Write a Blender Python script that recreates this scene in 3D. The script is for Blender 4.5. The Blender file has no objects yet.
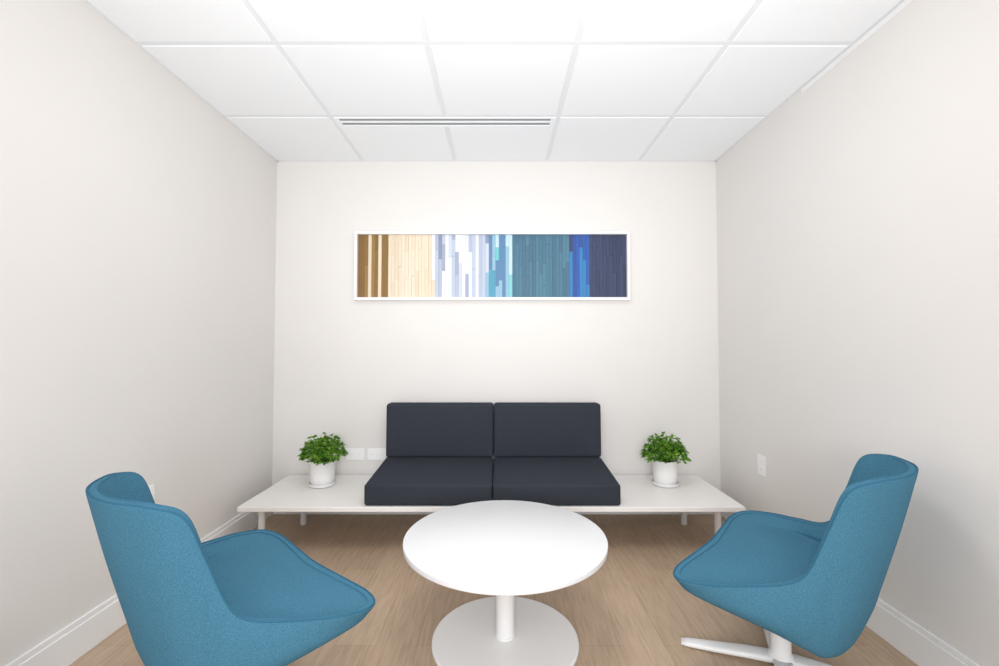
import bpy, bmesh, math, random
import numpy as np
from mathutils import Vector, Matrix, Euler
random.seed(7)
scene = bpy.context.scene
scene.view_settings.view_transform = 'Standard'
COL = scene.collection

# ------------------------------------------------------------ helpers
def srgb(r, g, b):
    f = lambda c: (c/255/12.92) if c/255 <= 0.04045 else ((c/255+0.055)/1.055)**2.4
    return (f(r), f(g), f(b), 1)

def mat_basic(name, col, rough=0.5, noise=0.0, nscale=50, bump=0.0, bscale=200, spec=0.5, metal=0.0, col2=None):
    m = bpy.data.materials.new(name); m.use_nodes = True
    nt = m.node_tree; b = nt.nodes['Principled BSDF']
    b.inputs['Roughness'].default_value = rough
    b.inputs['Specular IOR Level'].default_value = spec
    b.inputs['Metallic'].default_value = metal
    tc = nt.nodes.new('ShaderNodeTexCoord')
    n = nt.nodes.new('ShaderNodeTexNoise'); n.inputs['Scale'].default_value = nscale
    n.inputs['Detail'].default_value = 4
    nt.links.new(tc.outputs['Object'], n.inputs['Vector'])
    r = nt.nodes.new('ShaderNodeValToRGB')
    c2 = col2 if col2 else tuple([c*(1-noise) for c in col[:3]]+[1])
    r.color_ramp.elements[0].color = c2; r.color_ramp.elements[1].color = col
    r.color_ramp.elements[0].position = 0.3; r.color_ramp.elements[1].position = 0.7
    nt.links.new(n.outputs['Fac'], r.inputs['Fac'])
    nt.links.new(r.outputs['Color'], b.inputs['Base Color'])
    if bump > 0:
        n2 = nt.nodes.new('ShaderNodeTexNoise'); n2.inputs['Scale'].default_value = bscale
        nt.links.new(tc.outputs['Object'], n2.inputs['Vector'])
        bp = nt.nodes.new('ShaderNodeBump'); bp.inputs['Strength'].default_value = bump
        bp.inputs['Distance'].default_value = 0.002
        nt.links.new(n2.outputs['Fac'], bp.inputs['Height'])
        nt.links.new(bp.outputs['Normal'], b.inputs['Normal'])
    return m

M_wall = mat_basic('wall_paint', srgb(231, 228, 225), 0.75, 0.015, 3, 0.08, 300, 0.25)
M_ceil = mat_basic('ceiling_tile', srgb(249, 252, 255), 0.9, 0.02, 250, 0.15, 400, 0.1)
M_grid = mat_basic('grid_metal', srgb(236, 239, 243), 0.6, 0.0, spec=0.2)
M_base = mat_basic('baseboard_paint', srgb(242, 242, 242), 0.45, 0.0)
M_white = mat_basic('white_laminate', srgb(229, 229, 231), 0.35, 0.01, 20)
M_metal = mat_basic('white_powder_coat', srgb(240, 240, 240), 0.35, 0.0)
M_bench = mat_basic('bench_laminate', srgb(241, 238, 235), 0.4, 0.01, 20)
M_plate = mat_basic('outlet_plastic', srgb(248, 248, 248), 0.3, 0.0)
M_dark = mat_basic('dark_slot', srgb(130, 130, 132), 0.6, 0.0)
M_slot = mat_basic('grey_slot', srgb(146, 148, 151), 0.6, 0.0)
M_blue = mat_basic('blue_wool', srgb(88, 140, 165), 0.95, 0.0, 620, 0.4, 750, 0.1, col2=srgb(50, 99, 126))
M_pipe = mat_basic('blue_piping', srgb(56, 106, 132), 0.9, 0.1, 300, 0.2, 700, 0.1)
M_char = mat_basic('charcoal_fabric', srgb(68, 72, 81), 0.95, 0.0, 600, 0.4, 700, 0.1, col2=srgb(43, 46, 54))
M_pot = mat_basic('pot_ceramic', srgb(242, 241, 240), 0.5, 0.01, 20)
M_soil = mat_basic('soil', srgb(60, 44, 32), 0.95, 0.4, 80, 0.6, 90)
M_leaf = mat_basic('leaf_green', srgb(134, 180, 60), 0.5, 0.0, 22, 0.0, 100, 0.4, col2=srgb(62, 120, 32))
M_stem = mat_basic('stem_green', srgb(100, 135, 50), 0.6, 0.1)

def new_obj(name, me, mat=None, parent=None, loc=(0, 0, 0), rot=(0, 0, 0), smooth=False, **props):
    o = bpy.data.objects.new(name, me)
    COL.objects.link(o)
    o.location = loc; o.rotation_euler = rot
    if mat is not None:
        me.materials.append(mat)
    if parent: o.parent = parent
    if smooth and me:
        for p in me.polygons: p.use_smooth = True
    for k, v in props.items(): o[k] = v
    return o

def empty(name, loc, rotz=0, **props):
    e = bpy.data.objects.new(name, None); COL.objects.link(e)
    e.location = loc; e.rotation_euler = (0, 0, rotz); e.empty_display_size = 0.1
    for k, v in props.items(): e[k] = v
    return e

def add_box(bm, lo, hi, bevel=0, seg=2, mi=0):
    r = bmesh.ops.create_cube(bm, size=1)
    vs = r['verts']
    for v in vs:
        v.co = Vector([lo[i]+(v.co[i]+0.5)*(hi[i]-lo[i]) for i in range(3)])
    fs = set(f for v in vs for f in v.link_faces)
    for f in fs: f.material_index = mi
    if bevel > 0:
        es = list(set(e for v in vs for e in v.link_edges))
        bmesh.ops.bevel(bm, geom=es, offset=bevel, segments=seg, affect='EDGES', profile=0.5)

def box_mesh(name, boxes):
    bm = bmesh.new()
    for b in boxes: add_box(bm, *b)
    me = bpy.data.meshes.new(name); bm.to_mesh(me); bm.free()
    return me

def lathe(name, prof, seg=64):
    bm = bmesh.new(); rings = []
    for r, z in prof:
        if r < 1e-6: rings.append([bm.verts.new((0, 0, z))])
        else: rings.append([bm.verts.new((r*math.cos(2*math.pi*i/seg), r*math.sin(2*math.pi*i/seg), z)) for i in range(seg)])
    for a, b in zip(rings, rings[1:]):
        for i in range(seg):
            j = (i+1) % seg
            if len(a) == 1 and len(b) > 1: bm.faces.new((a[0], b[j], b[i]))
            elif len(b) == 1 and len(a) > 1: bm.faces.new((a[i], a[j], b[0]))
            elif len(a) > 1: bm.faces.new((a[i], a[j], b[j], b[i]))
    bmesh.ops.recalc_face_normals(bm, faces=bm.faces)
    me = bpy.data.meshes.new(name); bm.to_mesh(me); bm.free()
    return me

def autosmooth(o, ang=35):
    me = o.data
    for p in me.polygons: p.use_smooth = True
    bm = bmesh.new(); bm.from_mesh(me)
    for e in bm.edges:
        if len(e.link_faces) == 2 and e.calc_face_angle(0) > math.radians(ang): e.smooth = False
    bm.to_mesh(me); bm.free()

def tube_mesh(name, pts, r, closed=False, seg=8):
    cu = bpy.data.curves.new(name+'_c', 'CURVE'); cu.dimensions = '3D'
    s = cu.splines.new('POLY'); s.points.add(len(pts)-1)
    for p, q in zip(s.points, pts): p.co = (*q, 1)
    s.use_cyclic_u = closed; cu.bevel_depth = r; cu.bevel_resolution = max(1, seg//4)
    t = bpy.data.objects.new('tmp', cu); COL.objects.link(t)
    dg = bpy.context.evaluated_depsgraph_get()
    me = bpy.data.meshes.new_from_object(t.evaluated_get(dg))
    bpy.data.objects.remove(t)
    return me

# ------------------------------------------------------------ room
CH = 1.09
XL, XR, YB, ZC, YF = -1.48, 1.44, 2.92, 2.32, -1.6
T = 0.1
def structure(name, boxes, mat, smooth=False, **kw):
    return new_obj(name, box_mesh(name, boxes), mat, kind="structure", **kw)

structure('wall_left', [((XL-T, YF, 0), (XL, YB+T, ZC+0.1))], M_wall)
structure('wall_right', [((XR, YF, 0), (XR+T, YB+T, ZC+0.1))], M_wall)
structure('wall_back', [((XL, YB, 0), (XR, YB+T, ZC+0.1))], M_wall)
# floor
mf = bpy.data.materials.new('wood_floor'); mf.use_nodes = True
nt = mf.node_tree; b = nt.nodes['Principled BSDF']; b.inputs['Roughness'].default_value = 0.5
b.inputs['Specular IOR Level'].default_value = 0.3
tc = nt.nodes.new('ShaderNodeTexCoord')
mp = nt.nodes.new('ShaderNodeMapping'); mp.inputs['Rotation'].default_value = (0, 0, math.pi/2)
nt.links.new(tc.outputs['Object'], mp.inputs['Vector'])
br = nt.nodes.new('ShaderNodeTexBrick')
br.inputs['Scale'].default_value = 1.0; br.inputs['Brick Width'].default_value = 1.1; br.inputs['Row Height'].default_value = 0.15
br.inputs['Mortar Size'].default_value = 0.0008; br.inputs['Mortar Smooth'].default_value = 0.5
br.inputs['Color1'].default_value = srgb(198, 174, 150); br.inputs['Color2'].default_value = srgb(188, 164, 140)
br.inputs['Mortar'].default_value = srgb(154, 132, 112)
nt.links.new(mp.outputs['Vector'], br.inputs['Vector'])
mp2 = nt.nodes.new('ShaderNodeMapping'); mp2.inputs['Scale'].default_value = (90, 7, 1)
nt.links.new(tc.outputs['Object'], mp2.inputs['Vector'])
nz = nt.nodes.new('ShaderNodeTexNoise'); nz.inputs['Scale'].default_value = 1.0; nz.inputs['Detail'].default_value = 5
nz.inputs['Distortion'].default_value = 0.5
nt.links.new(mp2.outputs['Vector'], nz.inputs['Vector'])
rp = nt.nodes.new('ShaderNodeValToRGB')
rp.color_ramp.elements[0].position = 0.3; rp.color_ramp.elements[0].color = (0.79, 0.78, 0.77, 1)
rp.color_ramp.elements[1].position = 0.65; rp.color_ramp.elements[1].color = (1, 1, 1, 1)
nt.links.new(nz.outputs['Fac'], rp.inputs['Fac'])
mx = nt.nodes.new('ShaderNodeMix'); mx.data_type = 'RGBA'; mx.blend_type = 'MULTIPLY'; mx.inputs['Factor'].default_value = 1
nt.links.new(br.outputs['Color'], mx.inputs['A']); nt.links.new(rp.outputs['Color'], mx.inputs['B'])
nt.links.new(mx.outputs['Result'], b.inputs['Base Color'])
structure('floor', [((XL-T, YF, -0.1), (XR+T, YB+T, 0))], mf)

# ceiling : backing slab + tegular tiles
gx = [XL, -0.908, -0.296, 0.316, 0.928, XR]
gy = [YF, -1.2, -0.6, 0.0, 0.6, 1.2, 1.77, 2.34, YB]
boxes = [((XL-T, YF, ZC+0.012), (XR+T, YB+T, ZC+0.1))]
g = 0.0118
DX0, DX1, DY0, DY1 = -0.896, 0.304, 2.352, 2.452
for i in range(len(gx)-1):
    for j in range(len(gy)-1):
        x0, x1, y0, y1 = gx[i]+g, gx[i+1]-g, gy[j]+g, gy[j+1]-g
        if j == len(gy)-2 and i in (1, 2): y0 = DY1+0.001
        boxes.append(((x0, y0, ZC-0.003), (x1, y1, ZC+0.02), 0.003, 1))
structure('ceiling', boxes, M_ceil)
gb = []
for x in gx[1:-1]:
    if abs(x+0.296) < 1e-6:
        gb.append(((x-0.0115, YF, ZC-0.0), (x+0.0115, DY0-0.001, ZC+0.015)))
        gb.append(((x-0.0115, DY1+0.001, ZC-0.0), (x+0.0115, YB, ZC+0.015)))
    else: gb.append(((x-0.0115, YF, ZC-0.0), (x+0.0115, YB, ZC+0.015)))
for y in gy[1:-1]: gb.append(((XL, y-0.0115, ZC-0.0005), (XR, y+0.0115, ZC+0.015)))
gb.append(((XL, YF, ZC-0.002), (XL+0.012, YB, ZC+0.012)))
gb.append(((XR-0.012, YF, ZC-0.002), (XR, YB, ZC+0.012)))
gb.append(((XL, YB-0.012, ZC-0.002), (XR, YB, ZC+0.012)))
structure('trim_1', gb, M_grid)
structure('trim_2', [((XR-0.002, YF, ZC-0.028), (XR, 2.08, ZC-0.004), 0.0008, 1)], M_base)
BH = 0.135
structure('baseboard_left', [((XL, YF, 0), (XL+0.014, YB, BH-0.02), 0.002, 1), ((XL, YF, BH-0.02), (XL+0.009, YB, BH), 0.003, 2)], M_base)
structure('baseboard_right', [((XR-0.014, YF, 0), (XR, YB, BH-0.02), 0.002, 1), ((XR-0.009, YF, BH-0.02), (XR, YB, BH), 0.003, 2)], M_base)
structure('baseboard_back', [((XL+0.014, YB-0.014, 0), (XR-0.014, YB, BH-0.02), 0.002, 1), ((XL+0.009, YB-0.009, BH-0.02), (XR-0.009, YB, BH), 0.003, 2)], M_base)

# air diffuser
e = empty('air_vent', ((DX0+DX1)/2, (DY0+DY1)/2, ZC-0.002), label="white linear slot air diffuser set in the ceiling grid", category="air vent")
w = (DX1-DX0)/2; h = (DY1-DY0)/2; ew = 0.026
fr = [((-w, -h, -0.002), (w, -h+0.012, 0.012)), ((-w, h-0.014, -0.002), (w, h, 0.012)),
      ((-w, -h+0.012, -0.002), (-w+ew, h-0.014, 0.012)), ((w-ew, -h+0.012, -0.002), (w, h-0.014, 0.012)),
      ((-w+ew, -0.009, -0.001), (w-ew, 0.007, 0.012))]
new_obj('vent_frame', box_mesh('vent_frame', fr), M_ceil, e)
new_obj('vent_slot', box_mesh('vent_slot', [((-w+ew, -h+0.012, 0.003), (w-ew, -0.009, 0.010)), ((-w+ew, 0.007, 0.003), (w-ew, h-0.014, 0.010))]), M_slot, e, label="grey recessed air slots")

# ------------------------------------------------------------ outlets
def outlet(loc, rotz, wdt, hgt, label, horizontal=False):
    e = empty('wall_outlet', loc, rotz, label=label, category="outlet", group="wall outlets")
    new_obj('cover_plate', box_mesh('cp', [((-wdt/2, -0.005, -hgt/2), (wdt/2, 0, hgt/2), 0.002, 2)]), M_plate, e)
    if horizontal: cs = [(-wdt*0.21, 0), (wdt*0.21, 0)]
    else: cs = [(0, -hgt*0.19), (0, hgt*0.19)]
    for c in cs:
        s = new_obj('socket', box_mesh('sk', [((c[0]-0.015, -0.006, c[1]-0.014), (c[0]+0.015, -0.004, c[1]+0.014), 0.0008, 1),
            ((c[0]-0.006, -0.0062, c[1]-0.003), (c[0]-0.005, -0.0055, c[1]+0.005), 0, 1, 1), ((c[0]+0.005, -0.0062, c[1]-0.003), (c[0]+0.006, -0.0055, c[1]+0.005), 0, 1, 1)]), M_plate, e)
        s.data.materials.append(M_dark)
outlet((XR, 2.456, 0.435), -math.pi/2, 0.070, 0.11, "white duplex outlet plate on the beige wall")
outlet((XL, 1.885, 0.445), math.pi/2, 0.07, 0.11, "white outlet plate on the wall behind a blue chair")
outlet((-0.94, YB, 0.385), 0, 0.122, 0.075, "white horizontal outlet plate beside the sofa", True)
outlet((-0.80, YB, 0.385), 0, 0.122, 0.075, "white horizontal data plate beside the sofa", True)

# ------------------------------------------------------------ artwork
AX0, AX1, AZ0, AZ1 = -0.950, 0.854, 1.388, 1.842
e = empty('wall_art', ((AX0+AX1)/2, YB, AZ0), label="long white-framed abstract of vertical strips fading brown to navy", category="picture")
w = (AX1-AX0)/2; H = AZ1-AZ0; fw = 0.02
new_obj('picture_frame', box_mesh('pf', [((-w, -0.04, 0), (w, 0, fw), 0.002, 1), ((-w, -0.04, H-fw), (w, 0, H), 0.002, 1),
        ((-w, -0.04, fw), (-w+fw, 0, H-fw), 0.002, 1), ((w-fw, -0.04, fw), (w, 0, H-fw), 0.002, 1)]), M_metal, e)
bm = bmesh.new(); cl = bm.loops.layers.float_color.new('Col')
x = -w+fw; N = 80; sw = (2*w-2*fw)/N
pal = {
 'brown': [(138, 106, 58), (130, 98, 54), (150, 120, 72)],
 'cream': [(230, 215, 192), (228, 212, 188), (232, 218, 197), (224, 208, 184)],
 'white': [(222, 226, 236), (200, 207, 222), (160, 168, 192), (230, 232, 238), (136, 146, 174), (184, 196, 214), (176, 184, 206)],
 'aqua': [(112, 192, 198), (122, 200, 200), (80, 154, 180), (190, 216, 224), (88, 132, 172), (144, 182, 204)],
 'slate': [(70, 116, 138), (66, 110, 134), (76, 122, 142), (68, 106, 130)],
 'blue': [(44, 90, 168), (54, 66, 110), (50, 124, 182), (48, 80, 150)],
 'navy': [(54, 64, 96), (50, 60, 90), (58, 67, 98), (50, 60, 86)]}
stops = [(0.0, 'brown'), (0.115, 'cream'), (0.28, 'white'), (0.49, 'aqua'), (0.57, 'slate'), (0.785, 'blue'), (0.868, 'navy')]
rnd = random.Random(8)
cream_cols = {3, 6}
def fam(t, i):
    if i in cream_cols: return 'cream'
    t += rnd.uniform(-0.014, 0.014)
    f = 'brown'
    for s, n in stops:
        if t >= s: f = n
    return f
for i in range(N):
    x0 = x+i*sw; x1 = x0+sw
    z = fw; t = (i+0.5)/N
    base = rnd.choice(pal[fam(t, i)])
    while z < H-fw-1e-4:
        L = rnd.uniform(0.07, 0.34); z1 = min(z+L, H-fw)
        if H-fw-z1 < 0.03: z1 = H-fw
        if rnd.random() < 0.7: base = rnd.choice(pal[fam(t, i)])
        dpt = -0.014-rnd.random()*0.004
        r = bmesh.ops.create_cube(bm, size=1)
        gp = 0.0004
        lo = (x0+gp, dpt, z+gp); hi = (x1-gp, -0.002, z1-gp)
        fs = set()
        for v in r['verts']:
            v.co = Vector([lo[k]+(v.co[k]+0.5)*(hi[k]-lo[k]) for k in range(3)])
            fs.update(v.link_faces)
        c = srgb(*base)
        for f in fs:
            for l in f.loops: l[cl] = c
        z = z1
me = bpy.data.meshes.new('art'); bm.to_mesh(me); bm.free()
ma = bpy.data.materials.new('strip_paint'); ma.use_nodes = True
nt = ma.node_tree; at = nt.nodes.new('ShaderNodeAttribute'); at.attribute_name = 'Col'
nt.links.new(at.outputs['Color'], nt.nodes['Principled BSDF'].inputs['Base Color'])
nt.nodes['Principled BSDF'].inputs['Roughness'].default_value = 0.6
new_obj('picture_panel', me, ma, e, label="relief panel of narrow coloured vertical strips")
new_obj('backing_board', box_mesh('bk', [((-w+fw, -0.006, fw), (w-fw, 0, H-fw))]), M_slot, e)

# ------------------------------------------------------------ bench
BT = 0.256; BX0, BX1, BY0, BY1 = -1.36, 1.275, 2.325, 2.9
e = empty('bench', ((BX0+BX1)/2, (BY0+BY1)/2, 0), label="long low white bench table with slim white metal legs", category="bench")
cx, cy = (BX0+BX1)/2, (BY0+BY1)/2
o = new_obj('bench_top', box_mesh('bt', [((BX0-cx, BY0-cy, BT-0.026), (BX1-cx, BY1-cy, BT), 0.003, 2)]), M_bench, e)
o = new_obj('support_rail', box_mesh('sr', [((BX0-cx+0.04, 2.44-cy, BT-0.042), (BX1-cx-0.03, 2.46-cy, BT-0.0265), 0.002, 1),
     ((BX0-cx+0.12, 2.74-cy, BT-0.05), (BX1-cx-0.12, 2.76-cy, BT-0.0265), 0.002, 1)]), M_metal, e)
for lx, ly in [(-1.295, 2.45), (1.19, 2.45), (-1.2, 2.75), (1.13, 2.75)]:
    l = new_obj('leg', lathe('leg', [(0, 0), (0.016, 0), (0.018, 0.003), (0.018, BT-0.05), (0.018, BT-0.027), (0, BT-0.027)], 24), M_metal, e, loc=(lx-cx, ly-cy, 0))
    autosmooth(l)

# ------------------------------------------------------------ sofa
SX0, SX1 = -0.708, 0.634; SM = (SX0+SX1)/2
e = empty('sofa', (SM, 2.6, BT+0.001), label="charcoal fabric two-seat sofa on the white bench", category="sofa")
def soft_box(name, lo, hi, rad, crown, n=14, taper=None):
    """rounded box with softly crowned faces"""
    c = [(lo[i]+hi[i])/2 for i in range(3)]; hs = [(hi[i]-lo[i])/2 for i in range(3)]
    bm = bmesh.new()
    bmesh.ops.create_cube(bm, size=2)
    bmesh.ops.subdivide_edges(bm, edges=bm.edges[:], cuts=n*2, use_grid_fill=True)
    for v in bm.verts:
        q = [math.copysign(1-(1-abs(a))**1.6, a) for a in v.co]
        p = [q[i]*hs[i] for i in range(3)]
        inner = [max(-(hs[i]-rad), min(hs[i]-rad, p[i])) for i in range(3)]
        d = Vector([p[i]-inner[i] for i in range(3)])
        if d.length > 1e-9: d = d.normalized()*rad
        pos = Vector(inner)+d
        for ax in range(3):
            if abs(v.co[ax]) > 0.999 and not (ax == 2 and v.co[ax] < 0):
                o2 = [k for k in range(3) if k != ax]
                f = (1-q[o2[0]]**2)*(1-q[o2[1]]**2)
                pos[ax] += math.copysign(crown[ax]*f, v.co[ax])
        co = pos+Vector(c)
        if taper:
            tt = (co.y-lo[1])/(hi[1]-lo[1])
            co.z = lo[2]+(co.z-lo[2])*(taper[0]+(taper[1]-taper[0])*tt)
        v.co = co
    me = bpy.data.meshes.new(name); bm.to_mesh(me); bm.free()
    return me
W = SX1-SX0
TF, TB = 0.83, 1.09
for k in (-1, 1):
    x0, x1 = (-W/2, -0.0008) if k < 0 else (0.0008, W/2)
    o = new_obj('seat_cushion', soft_box('sc', (x0, 2.335-2.6, 0), (x1, 2.79-2.6, 0.132), 0.016, (0, 0.004, 0.008), taper=(TF, TB)), M_char, e, smooth=True)
    o = new_obj('backrest', soft_box('br', (x0, 0, 0), (x1, 0.10, 0.334), 0.018, (0, 0.010, 0.0)), M_char, e,
                loc=(0, 2.772-2.6, 0.140), rot=(math.radians(-2.0), 0, 0), smooth=True)
    yy = 2.335-2.6+0.006
    zf, zb = 0.127*TF, 0.126*TB
    pts = [(x0+0.008, 2.77-2.6, zb), (x0+0.008, yy+0.006, zf), (x0+0.012, yy, zf), (x1-0.012, yy, zf), (x1-0.008, yy+0.006, zf), (x1-0.008, 2.77-2.6, zb)]
    new_obj('piping', tube_mesh('pp', pts, 0.0028), M_char, e, smooth=True)

# ------------------------------------------------------------ round table
TX, TY = 0.021, 1.68
e = empty('round_table', (TX, TY, 0), label="round white pedestal coffee table with disc base", category="table")
o = new_obj('table_top', lathe('tt', [(0, 0.363), (0.350, 0.363), (0.369, 0.365), (0.373, 0.368), (0.374, 0.382), (0.3728, 0.3848), (0.370, 0.386), (0, 0.386)], 128), M_white, e); autosmooth(o, 40)
o = new_obj('column', lathe('tc', [(0, 0.0165), (0.037, 0.0165), (0.037, 0.022), (0.034, 0.024), (0.034, 0.343), (0.10, 0.347), (0.10, 0.3625), (0, 0.3625)], 48), M_metal, e); autosmooth(o, 30)
o = new_obj('table_base', lathe('tb', [(0, 0), (0.268, 0), (0.270, 0.003), (0.269, 0.011), (0.264, 0.014), (0.06, 0.016), (0, 0.016)], 128), M_metal, e); autosmooth(o, 30)

# ------------------------------------------------------------ lounge chairs
cols = [ # R, M, B, S
 ((.265,0,.347),(.246,0,.322),(.08,0,.252),(.18,0,.353)),
 ((.273,.165,.348),(.251,.152,.321),(.08,.10,.252),(.18,.137,.353)),
 ((.277,.308,.350),(.254,.284,.321),(.075,.17,.249),(.172,.236,.353)),
 ((.243,.388,.357),(.218,.359,.318),(.045,.21,.242),(.135,.280,.353)),
 ((.155,.396,.370),(.131,.367,.312),(-.01,.228,.230),(.070,.280,.352)),
 ((.045,.350,.388),(.018,.334,.302),(-.05,.232,.213),(.0,.262,.350)),
 ((-.045,.298,.408),(-.06,.290,.305),(-.085,.226,.200),(-.05,.232,.350)),
 ((-.090,.276,.452),(-.10,.270,.315),(-.11,.214,.193),(-.082,.208,.350)),
 ((-.136,.262,.572),(-.130,.246,.33),(-.125,.192,.190),(-.10,.186,.350)),
 ((-.180,.252,.682),(-.160,.228,.345),(-.138,.165,.187),(-.115,.158,.350)),
 ((-.240,.212,.714),(-.190,.185,.355),(-.150,.128,.185),(-.125,.120,.350)),
 ((-.300,.11,.720),(-.220,.095,.36),(-.160,.068,.183),(-.132,.065,.350)),
 ((-.320,0,.723),(-.232,0,.36),(-.164,0,.182),(-.135,0,.350))]
full = [tuple(np.array(p, float) for p in c) for c in cols]
mir = [tuple(np.array(p)*np.array([1, -1, 1]) for p in c) for c in full[1:-1]][::-1]
full = full+mir
NC = len(full)
SC = np.array([.02, 0, .356])
def rings_for(c):
    R, Mm, B, S = c
    din = np.array([-(R[0]+0.03), -R[1], 0]); din /= np.linalg.norm(din)
    high = max(0, min(1, (R[2]-.40)/.3))
    th = 0.025
    Ra = R+din*th*0.10+np.array([0, 0, .004]); Rb = R+din*th*.90+np.array([0, 0, .005]); Ri = R+din*th+np.array([0, 0, .0])
    I2 = Ri+(S-Ri)*.28+din*0.003; I3 = Ri+(S-Ri)*.68+din*(.012*high)
    ctr = np.array([-.02, 0, .212])
    b2 = ctr+(B-ctr)*.55; b2[2] = B[2]-.008
    Rl = R+(Mm-R)*.10-din*.001
    low = 1-high
    return [ctr+np.array([0, 0, -.018]), b2, B, B+(Mm-B)*.55+(-din)*.008+np.array([0, 0, -.004*low]), Mm, Mm+(R-Mm)*.5+(-din)*.003, Rl, R, Ra, Rb, Ri, I2, I3, S,
            SC+(S-SC)*.5+np.array([0, 0, .010]), SC+np.array([0, 0, .013])]
G = np.array([rings_for(c) for c in full])
def cr(P, n, closed):
    out = []; m = len(P)
    segs = m if closed else m-1
    for i in range(segs):
        if closed: p = [P[(i+k-1) % m] for k in range(4)]
        else: p = [P[max(0, i-1)], P[i], P[i+1], P[min(m-1, i+2)]]
        for k in range(n):
            t = k/n
            out.append(0.5*(2*p[1]+(p[2]-p[0])*t+(2*p[0]-5*p[1]+4*p[2]-p[3])*t*t+(-p[0]+3*p[1]-3*p[2]+p[3])*t**3))
    if not closed: out.append(P[-1])
    return np.array(out)
U, V = 5, 4
G1 = cr(G, U, True)
G2 = np.array([cr(c, V, False) for c in G1])
nc, nr = G2.shape[:2]
bm = bmesh.new()
vb = bm.verts.new(G2[0, 0]); vtp = bm.verts.new(G2[0, -1])
grid = [[bm.verts.new(G2[i, j]) for j in range(1, nr-1)] for i in range(nc)]
for i in range(nc):
    a = grid[i]; b2 = grid[(i+1) % nc]
    bm.faces.new((vb, b2[0], a[0])); bm.faces.new((vtp, a[-1], b2[-1]))
    for j in range(len(a)-1): bm.faces.new((a[j], b2[j], b2[j+1], a[j+1]))
bmesh.ops.recalc_face_normals(bm, faces=bm.faces)
me_shell = bpy.data.meshes.new('seat_shell'); bm.to_mesh(me_shell); bm.free()
pipe_pts = [tuple(G2[i, 8*V]+np.array([0, 0, .0003])) for i in range(nc)]
me_pipe = tube_mesh('piping', pipe_pts, 0.0030, True)

A1 = math.radians(49)
c1 = empty('lounge_chair', (-0.806, 1.345, 0), A1, category="chair", group="blue swivel lounge chairs",
           label="blue fabric swivel lounge chair facing the round table beside wall outlet")
new_obj('seat_shell', me_shell, M_blue, c1, smooth=True)
new_obj('piping', me_pipe, M_pipe, c1, smooth=True)
BXL = 0.025
sb = new_obj('swivel_base', lathe('sb', [(0, .022), (.035, .022), (.038, .028), (.038, .042), (.031, .05), (.031, .205), (.06, .210), (.06, .235), (0, .235)], 40), M_metal, c1, loc=(BXL, 0, 0), rot=(0, 0, -A1), label="white metal four-star swivel base"); autosmooth(sb)
bm = bmesh.new()
secs = [(.02, .030, .016, .040), (.10, .028, .013, .036), (.20, .025, .006, .026), (.29, .022, .002, .017), (.315, .017, .001, .013)]
rr = []
for xx, hw, z0, z1 in secs:
    ring = []
    for k in range(12):
        a = 2*math.pi*k/12
        ca, sa = math.cos(a), math.sin(a)
        ring.append(bm.verts.new((xx, math.copysign(abs(ca)**.6, ca)*hw, (z0+z1)/2+math.copysign(abs(sa)**.6, sa)*(z1-z0)/2)))
    rr.append(ring)
for a, b2 in zip(rr, rr[1:]):
    for k in range(12): bm.faces.new((a[k], a[(k+1) % 12], b2[(k+1) % 12], b2[k]))
bm.faces.new(rr[0]); bm.faces.new(rr[-1][::-1])
bmesh.ops.recalc_face_normals(bm, faces=bm.faces)
me_leg = bpy.data.meshes.new('base_leg'); bm.to_mesh(me_leg); bm.free(); me_leg.materials.append(M_metal)
for p in me_leg.polygons: p.use_smooth = True
for k in range(4):
    l = new_obj('base_leg', me_leg, None, sb, rot=(0, 0, math.radians(90*k)))
def copy_tree(root, loc, rotz, **props):
    r = root.copy(); COL.objects.link(r); r.location = loc; r.rotation_euler = (0, 0, rotz)
    for k, v in props.items(): r[k] = v
    def rec(src, dst):
        for ch in list(src.children):
            c = ch.copy(); COL.objects.link(c); c.parent = dst
            c.matrix_parent_inverse = ch.matrix_parent_inverse.copy()
            rec(ch, c)
    rec(root, r)
    return r
A2 = math.radians(180-43)
c2 = copy_tree(c1, (0.998, 1.535, 0), A2, label="blue fabric swivel lounge chair with white base facing round table")
for ch in c2.children:
    if ch.name.startswith('swivel_base'):
        ch.rotation_euler = (0, 0, -A2+math.radians(-22)); ch.location = (0.035, 0.02, 0)

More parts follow.
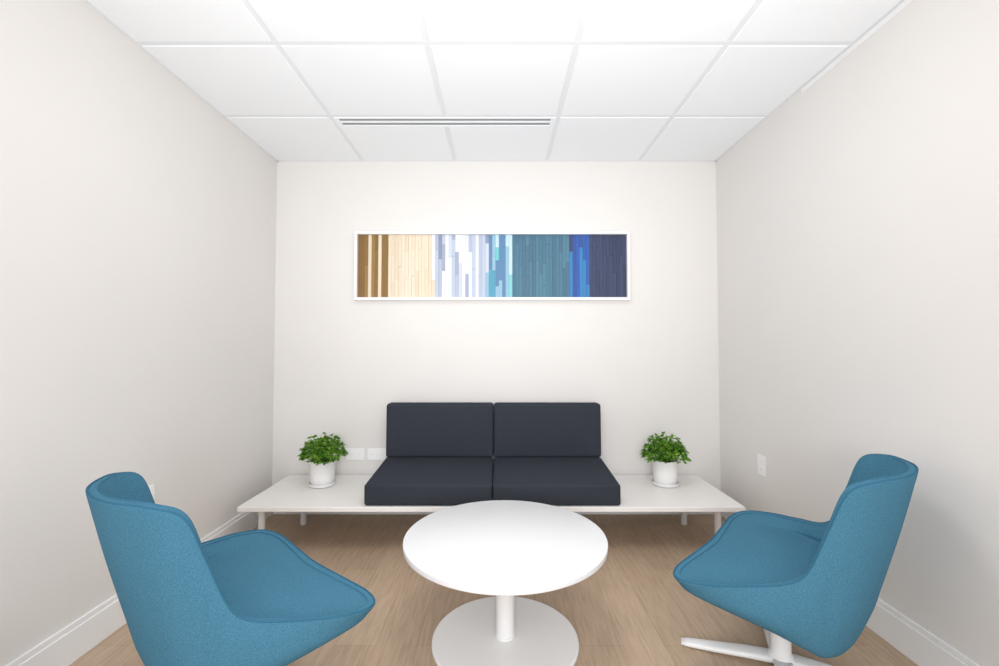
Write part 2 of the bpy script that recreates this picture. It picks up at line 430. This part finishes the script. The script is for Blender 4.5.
# ------------------------------------------------------------ potted plants
def leafmesh(seed, rx, hz):
    rnd = random.Random(seed)
    bm = bmesh.new()
    for s in range(460):
        a = rnd.uniform(0, 2*math.pi); u = rnd.random()**.5
        lump = 1+0.11*math.sin(3*a+seed)+0.09*math.sin(5*a)
        r = rx*u*lump
        z = .150+hz*(1+.12*math.sin(2*a+1))*math.sqrt(max(0, 1-(u*.93)**2))*rnd.uniform(.2, 1.0)
        z -= 0.015*u*rnd.random()
        tip = Vector((r*math.cos(a), r*math.sin(a), z))
        outd = Vector((math.cos(a)*u, math.sin(a)*u, .55)).normalized()
        for k in range(5):
            L = rnd.uniform(.018, .033); wd = L*.38
            d = (outd+Vector((rnd.uniform(-.9, .9), rnd.uniform(-.9, .9), rnd.uniform(-.5, .5)))).normalized()
            side = d.cross(Vector((rnd.uniform(-.3, .3), rnd.uniform(-.3, .3), 1))).normalized()
            up = side.cross(d).normalized()
            o = tip
            prof = [(0, 0), (.22, .6), (.42, 1), (.55, .6), (.72, .75), (1, 0)]
            mids = []; lf = []; rt = []
            for t, ww in prof:
                c = o+d*(t*L)-Vector((0, 0, 1))*(t*t*L*.35)
                mids.append(bm.verts.new(c))
                if 0 < t < 1:
                    lf.append(bm.verts.new(c+side*wd*ww*.8+up*wd*.25)); rt.append(bm.verts.new(c-side*wd*ww*.8+up*wd*.25))
            for S2, fl in ((lf, 0), (rt, 1)):
                fs = [(mids[0], mids[1], S2[0])]+[(mids[i], mids[i+1], S2[i], S2[i-1]) for i in range(1, 4)]+[(mids[4], mids[5], S2[3])]
                for f in fs: bm.faces.new(f if fl else f[::-1])
    me = bpy.data.meshes.new('foliage'); bm.to_mesh(me); bm.free()
    return me
def stemmesh(seed, rx, hz):
    rnd = random.Random(seed); bm = bmesh.new()
    for s in range(40):
        a = rnd.uniform(0, 2*math.pi); u = rnd.random()**.5
        p0 = Vector((.03*u*math.cos(a), .03*u*math.sin(a), .138))
        p2 = Vector((rx*.85*u*math.cos(a), rx*.85*u*math.sin(a), .15+hz*rnd.uniform(.4, .8)))
        p1 = (p0+p2)/2+Vector((-.2*rx*u*math.cos(a), -.2*rx*u*math.sin(a), .01))
        prev = None
        for k in range(5):
            t = k/4; c = p0*(1-t)**2+p1*2*t*(1-t)+p2*t*t
            ring = [bm.verts.new(c+Vector((.0012*math.cos(q*2.094), .0012*math.sin(q*2.094), 0))) for q in range(3)]
            if prev:
                for q in range(3): bm.faces.new((prev[q], prev[(q+1) % 3], ring[(q+1) % 3], ring[q]))
            prev = ring
    me = bpy.data.meshes.new('stems'); bm.to_mesh(me); bm.free(); return me
p1 = empty('potted_plant', (-1.062, 2.69, BT+0.001), category="plant", group="potted plants on the bench", label="leafy green plant in a round white pot beside the sofa")
o = new_obj('pot', lathe('pot', [(0, .0125), (.064, .0125), (.067, .02), (.071, .07), (.074, .145), (.076, .147), (.076, .151), (.070, .151), (.069, .13), (0, .128)], 56), M_pot, p1); autosmooth(o, 50)
o = new_obj('saucer', lathe('saucer', [(0, 0), (.066, 0), (.076, .004), (.080, .020), (.077, .020), (.072, .008), (.06, .012), (0, .012)], 56), M_pot, p1); autosmooth(o, 50)
new_obj('soil', lathe('soil', [(0, .1285), (.067, .1285), (.067, .136), (.03, .14), (0, .139)], 40), M_soil, p1, smooth=True)
new_obj('stem', stemmesh(3, .12, .15), M_stem, p1)
fo = new_obj('foliage', leafmesh(5, .116, .140), M_leaf, p1)
p2 = copy_tree(p1, (0.998, 2.70, BT+0.001), math.radians(140))

# ------------------------------------------------------------ lights
wd = bpy.data.worlds.new('world'); scene.world = wd; wd.use_nodes = True
bg = wd.node_tree.nodes['Background']; bg.inputs['Color'].default_value = (0.98, 0.99, 1, 1); bg.inputs['Strength'].default_value = 1.08
def area(name, loc, rot, sx, sy, power, col=(1, 1, 1)):
    l = bpy.data.lights.new(name, 'AREA'); l.shape = 'RECTANGLE'; l.size = sx; l.size_y = sy; l.energy = power; l.color = col
    o = bpy.data.objects.new(name, l); COL.objects.link(o); o.location = loc; o.rotation_euler = rot
    return o
def spot(name, loc, target, power, cone, radius, col=(1, 1, 1)):
    l = bpy.data.lights.new(name, 'SPOT'); l.energy = power; l.color = col
    l.spot_size = math.radians(cone); l.spot_blend = 1.0; l.shadow_soft_size = radius
    o = bpy.data.objects.new(name, l); COL.objects.link(o); o.location = loc
    o.rotation_euler = (Vector(target)-Vector(loc)).to_track_quat('-Z', 'Y').to_euler()
    return o
area('added_ceiling_fill', (0, 1.25, 2.28), (0, 0, 0), 0.5, 0.4, 9, (1, .995, .985))  # added downward fill above the frame; no ceiling fixture is modelled
area('added_front_fill', (0, -1.3, 1.2), (math.radians(96), 0, 0), 1.0, 0.8, 36, (.965, .98, 1))  # unseen fill added behind the camera to even out the walls
spot('ceiling_bounce_flash', (0, 0.1, 0.95), (0, 1.75, 2.32), 125, 105, 0.3, (.97, .985, 1))
spot('added_seating_fill', (0, -0.3, 1.5), (0, 2.6, 0.1), 36, 90, 0.35, (.99, .99, 1))  # helper spot added to brighten the bench and floor at the back

# ------------------------------------------------------------ camera
cam = bpy.data.cameras.new('camera'); co = bpy.data.objects.new('camera', cam); COL.objects.link(co)
cam.lens = 16.0; cam.sensor_width = 36; cam.clip_start = 0.02
co.location = (0, 0, CH); co.rotation_euler = (math.radians(90+1.68), 0, 0)
scene.camera = co
